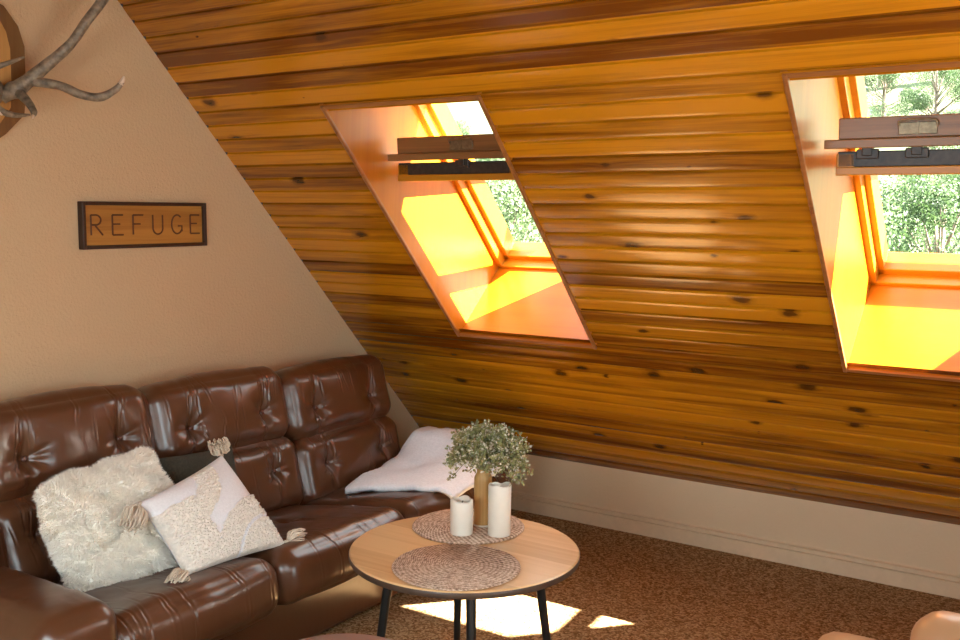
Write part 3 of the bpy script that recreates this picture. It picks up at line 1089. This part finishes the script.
def placemat(cx, cy, r, rot, label):
    bm = bmesh.new()
    prof = [(0, 0.0), (r - 0.004, 0.0), (r, 0.003), (r - 0.003, 0.0065), (0, 0.0065)]
    lathe(bm, prof, 80)
    # gentle waviness of the braid at the rim
    for v in bm.verts:
        rad = math.hypot(v.co.x, v.co.y)
        if rad > 0.5 * r:
            v.co.x *= 1 + 0.006 * noise.noise(Vector((v.co.x * 40, v.co.y * 40, 1)))
            v.co.y *= 1 + 0.006 * noise.noise(Vector((v.co.x * 40, v.co.y * 40, 5)))
    o = obj('placemat', bm, M['woven'], None, True, 50)
    o.location = (cx, cy, TZ + 0.0003)
    o.rotation_euler = (0, 0, rot)
    return tag(o, label, 'placemat', 'round woven placemats on the coffee table')
placemat(1.283, -1.521, 0.181, 0.4, 'round braided placemat under the candles and vase')
placemat(1.459, -1.844, 0.184, 2.1, 'empty round braided placemat at the near side of the coffee table')
MZ = TZ + 0.0068

def candle(x, y, r, h, label, lip):
    e = empty('pillar_candle', (x, y, MZ))
    tag(e, label, 'candle', 'cream pillar candles on the coffee table')
    bm = bmesh.new()
    prof = [(0, 0), (r - .002, 0), (r, .002), (r, h - .005), (r - .002, h - .001), (r - .006, h), (r - .010, h - .006), (r * 0.45, h - lip), (0, h - lip)]
    n = 40
    lathe(bm, prof, n)
    for v in bm.verts:
        rad = math.hypot(v.co.x, v.co.y)
        an = math.atan2(v.co.y, v.co.x)
        if v.co.z > h * 0.8 and rad > r * 0.5:
            v.co.z += lip * 0.45 * noise.noise(Vector((math.cos(an) * 1.2, math.sin(an) * 1.2, h * 20)))
        k = 1 + 0.02 * noise.noise(Vector((math.cos(an), math.sin(an), v.co.z * 12)))
        v.co.x *= k
        v.co.y *= k
    obj('wax_body', bm, M['wax'], e, True, 60)
    bm = bmesh.new()
    tube(bm, spline([(0, 0, h - lip - 0.001), (0.001, 0, h - lip + 0.008), (0.004, 0.001, h - lip + 0.015)], 3), 0.0014, 6)
    obj('wick', bm, M['wick'], e, True)
candle(1.312, -1.602, 0.036, 0.110, 'short cream pillar candle with an uneven melted rim', 0.020)
candle(1.416, -1.545, 0.036, 0.163, 'tall cream pillar candle standing right of the vase', 0.022)

vase = empty('vase', (1.322, -1.495, MZ))
tag(vase, 'narrow brown wooden vase holding the dried bouquet, behind the two candles', 'vase')
bm = bmesh.new()
lathe(bm, [(0, 0), (.027, 0), (.029, .002), (.029, .155), (.028, .160), (.024, .168), (.021, .175), (.021, .205), (.018, .205), (.018, .10), (0, .10)], 40)
obj('body', bm, M['vase'], vase, True, 40)
bm = bmesh.new()
lathe(bm, [(.0285, 0.0005), (.0305, .001), (.0305, .006), (.0285, .0065)], 40)
obj('foot_ring', bm, M['wax'], vase, True)

# dried bouquet
bq = empty('dried_bouquet', (1.322, -1.495, MZ + 0.185))
tag(bq, 'bushy dried bouquet of tiny green and whitish leaves in the brown vase', 'bouquet')
rnd = random.Random(21)
bs_, bl_, bb_ = bmesh.new(), bmesh.new(), bmesh.new()
def leaf(bm, p, d, L, W):
    d = d.normalized()
    s = d.cross(Vector((rnd.uniform(-1, 1), rnd.uniform(-1, 1), rnd.uniform(-1, 1)))).normalized()
    n = d.cross(s)
    q = [p, p + d * L * .3 + s * W * .45, p + d * L * .7 + s * W * .42, p + d * L + n * L * .12, p + d * L * .7 - s * W * .42, p + d * L * .3 - s * W * .45]
    bm.faces.new([bm.verts.new(v) for v in q])
for k in range(160):
    th_ = rnd.uniform(0, 2 * PI)
    el = math.acos(rnd.uniform(-0.25, 1.0))
    R_ = rnd.uniform(0.78, 1.0)
    tip = Vector((0.012 + math.cos(th_) * math.sin(el) * 0.142, 0.012 + math.sin(th_) * math.sin(el) * 0.142, 0.038 + math.cos(el) * 0.105)) * R_
    if rnd.random() < 0.16:
        tip.z -= 0.055
    mid = Vector((tip.x * 0.35, tip.y * 0.35, max(0.03, tip.z * 0.75) + 0.01))
    pts = spline([(rnd.uniform(-.008, .008), rnd.uniform(-.008, .008), -0.06), (tip.x * .06, tip.y * .06, 0.0), mid, tip], 5)
    tube(bs_, pts, 0.0009, 4)
    for j in range(6, len(pts)):
        p = pts[j]
        for _ in range(6):
            d = Vector((rnd.uniform(-1, 1), rnd.uniform(-1, 1), rnd.uniform(-0.7, 1)))
            q = p + d.normalized() * rnd.uniform(0.0, 0.014)
            leaf(bl_, q, d, rnd.uniform(.008, .015), rnd.uniform(.006, .011))
        if j > 9:
            for _ in range(3):
                d = Vector((rnd.uniform(-1, 1), rnd.uniform(-1, 1), rnd.uniform(-0.5, 1)))
                q = p + d.normalized() * rnd.uniform(0.004, 0.016)
                leaf(bb_, q, d, rnd.uniform(.006, .010), rnd.uniform(.006, .009))
obj('stems', bs_, M['stem'], bq)
obj('leaves', bl_, M['leaf'], bq)
obj('pale_buds', bb_, M['bud'], bq)

# ------------------------------------------------------------------ seats by the camera
def cushion_obj(name, sx, sy, sz, r, m, parent, loc, rot=(0, 0, 0), seed=1, bulge=0.02):
    bm = rounded_cushion(sx, sy, sz, r, 20, 20, 12, lambda p, n: p + n * (0.004 * noise.noise(p * 8 + Vector((seed, 0, 0)))), bulge)
    o = obj(name, bm, m, parent, True)
    o.location = loc
    o.rotation_euler = rot
    return o
ac = empty('armchair', (2.83, -1.935, 0.0))
tag(ac, 'tan leather armchair with rounded arms cut off by the bottom right corner', 'armchair')
cushion_obj('base', 0.70, 0.74, 0.22, 0.05, M['tanleather'], ac, (0.04, 0, 0.13), seed=2, bulge=0.0)
cushion_obj('seat', 0.78, 0.80, 0.17, 0.06, M['tanleather'], ac, (-0.04, 0, 0.328), seed=3, bulge=0.006)
cushion_obj('armrest', 0.58, 0.15, 0.22, 0.07, M['tanleather'], ac, (0.09, 0.335, 0.412), seed=4, bulge=0.008)
cushion_obj('armrest', 0.58, 0.15, 0.22, 0.07, M['tanleather'], ac, (0.09, -0.335, 0.412), seed=5, bulge=0.008)
cushion_obj('backrest', 0.17, 0.70, 0.50, 0.07, M['tanleather'], ac, (0.42, 0, 0.46), seed=6, bulge=0.01)

pf = empty('pouf', (1.512, -2.412, 0))
tag(pf, 'rose-brown leather pouf showing only its rim at the bottom edge', 'pouf')
bm = bmesh.new()
lathe(bm, [(0, 0), (.20, 0), (.235, .02), (.25, .10), (.25, .30), (.235, .36), (.20, .385), (.1, .398), (0, .40)], 56)
obj('body', bm, M['pinkleather'], pf, True)
bm = bmesh.new()
pts = [(0.247 * math.cos(t * PI / 32), 0.247 * math.sin(t * PI / 32), .33) for t in range(65)]
tube(bm, pts, 0.004, 6, False)
obj('piping', bm, M['pinkleather'], pf, True)

# ------------------------------------------------------------------ REFUGE sign
SY0, SY1, SZ0, SZ1 = -2.020, -1.480, 1.322, 1.486
sg = empty('refuge_sign', (0, (SY0 + SY1) / 2, (SZ0 + SZ1) / 2), (math.radians(0.35), 0, 0))
tag(sg, 'long wooden sign reading REFUGE in a thin dark frame on the plaster wall', 'sign')
hw, hh = (SY1 - SY0) / 2, (SZ1 - SZ0) / 2
bm = bmesh.new()
box(bm, 0.004, 0.016, -hw + .012, hw - .012, -hh + .012, hh - .012)
obj('board', bm, M['signwood'], sg)
bm = bmesh.new()
ft = 0.013
for a in ((-hw, -hw + ft, -hh, hh), (hw - ft, hw, -hh, hh), (-hw + ft, hw - ft, -hh, -hh + ft), (-hw + ft, hw - ft, hh - ft, hh)):
    box(bm, 0.001, 0.030, a[0], a[1], a[2], a[3], 0.002)
obj('frame', bm, M['signframe'], sg)
def stroke(bm, pts, wd=0.0034):
    tube(bm, [(0.0158, y, z) for y, z in pts], wd, 6)
H = 0.070
z0 = -0.034
def arc(cy, cz, ry, rz, a0, a1, n=14):
    return [(cy + ry * math.cos(math.radians(a0 + (a1 - a0) * i / n)), cz + rz * math.sin(math.radians(a0 + (a1 - a0) * i / n))) for i in range(n + 1)]
def glyph(bm, ch, x):
    W_ = 0.044
    T_ = z0 + H
    if ch == 'R':
        stroke(bm, [(x, z0), (x, T_)])
        stroke(bm, [(x, T_), (x + W_ * .45, T_)] + arc(x + W_ * .45, T_ - H * .25, W_ * .45, H * .25, 90, -90)[1:] + [(x, T_ - H * .5)])
        stroke(bm, [(x + W_ * .35, T_ - H * .5), (x + W_ * 1.05, z0)])
    elif ch in 'EF':
        stroke(bm, [(x, z0), (x, T_)])
        stroke(bm, [(x, T_), (x + W_, T_)])
        stroke(bm, [(x, T_ - H * .46), (x + W_ * .72, T_ - H * .46)], 0.003)
        if ch == 'E':
            stroke(bm, [(x, z0), (x + W_, z0)])
    elif ch == 'U':
        stroke(bm, [(x, T_), (x, z0 + W_ * .5)] + arc(x + W_ * .5, z0 + W_ * .5, W_ * .5, W_ * .5, 180, 360)[1:] + [(x + W_, T_)])
    elif ch == 'G':
        stroke(bm, arc(x + W_ * .55, z0 + H * .5, W_ * .58, H * .5, 50, 325, 22))
        stroke(bm, [(x + W_ * .62, z0 + H * .42), (x + W_ * 1.05, z0 + H * .42), (x + W_ * 1.05, z0 + H * .12)])
for i, ch in enumerate('REFUGE'):
    bm = bmesh.new()
    glyph(bm, ch, -0.230 + i * 0.0860)
    lo = obj('letter', bm, M['letter'], sg)
    lo['label'] = 'carved dark letter %s' % ch

# ------------------------------------------------------------------ antlers
am = empty('antler_mount', (0, -2.36, 1.83))
tag(am, 'mounted deer antlers on a wooden plaque, high on the plaster wall', 'antlers')
def world_part(name, bm, m, parent):
    return parent_keep(obj(name, bm, m, None, True, 50), parent)
bm = bmesh.new()
out = [(-2.215, 1.755), (-2.206, 1.83), (-2.206, 1.97), (-2.225, 2.03), (-2.27, 2.085), (-2.36, 2.115), (-2.45, 2.085), (-2.495, 2.03), (-2.514, 1.97), (-2.514, 1.83), (-2.505, 1.755), (-2.44, 1.69), (-2.36, 1.635), (-2.28, 1.69)]
fa = bm.faces.new([bm.verts.new((0.002, y, z)) for y, z in out])
ex = bmesh.ops.extrude_face_region(bm, geom=[fa])
for e in ex['geom']:
    if isinstance(e, bmesh.types.BMVert):
        e.co.x = 0.032
bmesh.ops.bevel(bm, geom=[e for e in bm.edges if all(v.co.x > 0.03 for v in e.verts)], offset=0.007, segments=2, affect='EDGES')
world_part('plaque_back', bm, M['plaquedark'], am)
bm = bmesh.new()
fa = bm.faces.new([bm.verts.new((0.030, -2.36 + (y + 2.36) * 0.60, 1.86 + (z - 1.86) * 0.84)) for y, z in out])
ex = bmesh.ops.extrude_face_region(bm, geom=[fa])
for e in ex['geom']:
    if isinstance(e, bmesh.types.BMVert):
        e.co.x = 0.046
world_part('plaque_front', bm, M['plaque'], am)
bm = bmesh.new()
bmesh.ops.create_uvsphere(bm, u_segments=20, v_segments=12, radius=0.055)
for v in bm.verts:
    v.co = Vector((0.05 + v.co.x * 0.8, -2.36 + v.co.y * 1.15, 1.815 + v.co.z * 0.95))
world_part('skull_cap', bm, M['antler'], am)
def antler(mir):
    A = lambda p: Vector((p[0], -2.36 + (p[1] + 2.36) * mir, p[2]))
    bm = bmesh.new()
    def branch(pts, rad, n=6):
        p = spline([A(q) for q in pts], n)
        r = lerp_list(rad, n)
        r = [x * (1 + 0.10 * noise.noise(q * 45)) for x, q in zip(r, p)]
        tube(bm, p, r, 12)
    branch([(0.06, -2.310, 1.800), (0.10, -2.273, 1.832), (0.15, -2.216, 1.899), (0.20, -2.163, 1.968), (0.23, -2.122, 2.044), (0.25, -2.056, 2.145), (0.25, -2.03, 2.25), (0.23, -2.05, 2.36)], [0.022, 0.024, 0.019, 0.015, 0.015, 0.016, 0.012, 0.004])
    branch([(0.12, -2.255, 1.852), (0.18, -2.189, 1.840), (0.22, -2.147, 1.816), (0.25, -2.097, 1.811), (0.28, -2.062, 1.836), (0.297, -2.047, 1.862)], [0.017, 0.014, 0.0135, 0.014, 0.011, 0.0065])
    branch([(0.09, -2.278, 1.822), (0.16, -2.286, 1.781), (0.20, -2.294, 1.750), (0.215, -2.306, 1.736)], [0.016, 0.012, 0.010, 0.005])
    # burr
    bmesh.ops.create_uvsphere(bm, u_segments=12, v_segments=8, radius=0.028, matrix=Matrix.Translation(A((0.085, -2.285, 1.822))))
    o = world_part('antler', bm, M['antler'], am)
    for seg, rads in (((A((0.292, -2.051, 1.853)), A((0.300, -2.046, 1.870)), A((0.303, -2.045, 1.879))), (0.0088, 0.0065, 0.002)),
                      ((A((0.210, -2.302, 1.740)), A((0.222, -2.312, 1.728))), (0.0065, 0.002))):
        bt = bmesh.new()
        tube(bt, seg, rads, 10)
        obj('tine_tip', bt, M['tip'], o, True)
    return o
antler(1)
antler(-1)
# two thin tines of the far antler reaching across
bm = bmesh.new()
tube(bm, spline([(0.12, -2.43, 1.80), (0.2, -2.402, 1.745), (0.2, -2.355, 1.734), (0.2, -2.307, 1.739)], 5), lerp_list([0.012, 0.011, 0.008, 0.003], 5), 8)
tube(bm, spline([(0.12, -2.44, 1.85), (0.2, -2.395, 1.873), (0.22, -2.331, 1.905)], 5), lerp_list([0.011, 0.009, 0.003], 5), 8)
world_part('crossing_tines', bm, M['antler'], am)

# ------------------------------------------------------------------ outside: slope, trees
def ground_z(x, y):
    z = -4.6 - 0.05 * y if y < 52 else -7.2 + (y - 52) * 0.34
    return z + 1.2 * noise.noise(Vector((x * 0.03, y * 0.03, 0)))
vs_, fs = [], []
NX, NY = 60, 60
for j in range(NY + 1):
    for i in range(NX + 1):
        y = 2 + 190 * (j / NY) ** 1.5
        x = -170 + 280 * i / NX
        vs_.append((x, y, ground_z(x, y)))
for j in range(NY):
    for i in range(NX):
        fs.append((j * (NX + 1) + i, j * (NX + 1) + i + 1, (j + 1) * (NX + 1) + i + 1, (j + 1) * (NX + 1) + i))
g = pyobj('ground', vs_, fs, M['meadow'], None, True)
tag(g, kind='structure')

def leafy_proto(seed, H_, R_, n, size, m, name='leafy_tree'):
    rnd = random.Random(seed)
    root = empty(name)
    bm = bmesh.new()
    tube(bm, spline([(0, 0, -0.5), (0.1, 0, H_ * .3), (0.0, 0.1, H_ * .85)], 4), lerp_list([0.22, 0.17, 0.05], 4), 8)
    blobs = []
    for k in range(26):
        a = rnd.uniform(0, 2 * PI)
        h = rnd.uniform(0.28, 0.95)
        rad = R_ * math.sin(min(1, (h - 0.15) / 0.85) * PI) ** 0.6 * rnd.uniform(0.35, 0.95)
        blobs.append((Vector((math.cos(a) * rad, math.sin(a) * rad, h * H_)), R_ * rnd.uniform(0.22, 0.42)))
        tube(bm, [(0, 0, h * H_ * 0.7), blobs[-1][0]], [0.05, 0.015], 5)
    obj('trunk', bm, M['bark'], root, True)
    V, F = [], []
    for k in range(n):
        c, r = rnd.choice(blobs)
        d = Vector((rnd.gauss(0, 1), rnd.gauss(0, 1), rnd.gauss(0, 1))).normalized()
        p = c + d * r * rnd.uniform(0.55, 1.05)
        nn = (d + Vector((rnd.uniform(-1, 1), rnd.uniform(-1, 1), rnd.uniform(-1, 1))) * 0.8).normalized()
        s = nn.orthogonal().normalized()
        t = nn.cross(s)
        a = rnd.uniform(0, PI)
        s, t = s * math.cos(a) + t * math.sin(a), t * math.cos(a) - s * math.sin(a)
        q = size * rnd.uniform(0.6, 1.3)
        i = len(V)
        V += [p - s * q, p + t * q * .55, p + s * q, p - t * q * .55]
        F.append((i, i + 1, i + 2, i + 3))
    pyobj('crown', V, F, m, root)
    return root
def conifer_proto(seed, H_, R_):
    rnd = random.Random(seed)
    root = empty('conifer')
    bm = bmesh.new()
    tube(bm, [(0, 0, -0.5), (0, 0, H_)], [0.2, 0.02], 8)
    obj('trunk', bm, M['bark'], root, True)
    V, F = [], []
    for k in range(4200):
        h = 1 - math.sqrt(rnd.random()) * 0.92
        r = R_ * (1 - h) * rnd.uniform(0.25, 1.0) * (0.75 + 0.25 * math.sin(h * 60))
        a = rnd.uniform(0, 2 * PI)
        p = Vector((math.cos(a) * r, math.sin(a) * r, h * H_ - r * 0.3))
        d = Vector((math.cos(a), math.sin(a), -0.5 + rnd.uniform(-.4, .4))).normalized()
        s = d.cross(Vector((rnd.uniform(-1, 1), rnd.uniform(-1, 1), 1))).normalized()
        q = rnd.uniform(0.14, 0.3)
        i = len(V)
        V += [p, p + d * q * .6 + s * q * .3, p + d * q * 1.6, p + d * q * .6 - s * q * .3]
        F.append((i, i + 1, i + 2, i + 3))
    pyobj('crown', V, F, M['needle'], root)
    return root
protoA = leafy_proto(1, 8.0, 2.7, 24000, 0.050, M['treeleaf'])
protoB = leafy_proto(2, 7.4, 2.6, 21000, 0.052, M['treeleaf2'])
protoC = conifer_proto(3, 10.0, 2.2)
used = set()
def plant(proto, x, y, s, rz, label, group, cat='tree'):
    if proto.name not in used:
        used.add(proto.name)
        r = proto
    else:
        r = proto.copy()
        col.objects.link(r)
        for ch in list(proto.children):
            c = ch.copy()
            col.objects.link(c)
            c.parent = r
    r.location = (x, y, ground_z(x, y))
    r.scale = (s, s, s)
    r.rotation_euler = (0, 0, rz)
    tag(r, label, cat, group)
rnd = random.Random(12)
def polar(deg, dist):
    a = math.radians(deg)
    return CAM.x + dist * math.sin(a), CAM.y + dist * math.cos(a)
near = []
for row, (d0, step, start) in enumerate(((27, 15.5, -47.5), (36.5, 12.0, -44.0), (46, 9.6, -46.5), (55, 8.2, -42))):
    k = 0
    while start + k * step < 6:
        near.append((start + k * step, d0 + rnd.uniform(-0.5, 0.5), 'AB'[(k + row) % 2], rnd.uniform(1.12, 1.22)))
        k += 1
for deg, d, k, s in near:
    x, y = polar(deg, d)
    if k == 'A':
        plant(protoA, x, y, s, rnd.uniform(0, 6), 'mid green leafy tree on the slope just outside the skylights', 'green trees outside')
    else:
        plant(protoB, x, y, s, rnd.uniform(0, 6), 'pale sunlit leafy tree on the slope just outside the skylights', 'pale trees outside')
far = []
for d0, degs in ((76, 'A-14.6 A-8.2 B-1.6 B-36 A-24'), (87, 'C-12.2 B-5.2 A-33 C-21'), (97, 'A-13.9 A-8.6 B-2.2 A-28'), (108, 'A-11.2 C-5.6 A-35'), (119, 'A-13.6 A-8.8 A-1.2 C-30'), (131, 'A-11.4 C-6.6'), (143, 'A-13.6 A-9.4 A-4.6'), (156, 'A-11.4 A-7.4 A-2.0')):
    for t in degs.split():
        far.append((float(t[1:]), d0, t[0]))
for deg, d, k in far:
    x, y = polar(deg, d)
    if k != 'C':
        plant(protoA if k == 'A' else protoB, x, y, rnd.uniform(0.95, 1.25), rnd.uniform(0, 6), 'leafy tree of the wood on the far hillside beyond the valley', 'leafy trees on the far hillside')
        continue
    plant(protoC, x, y, rnd.uniform(0.9, 1.3), rnd.uniform(0, 6), 'dark conifer on the far hillside beyond the valley', 'conifers on the far hillside')
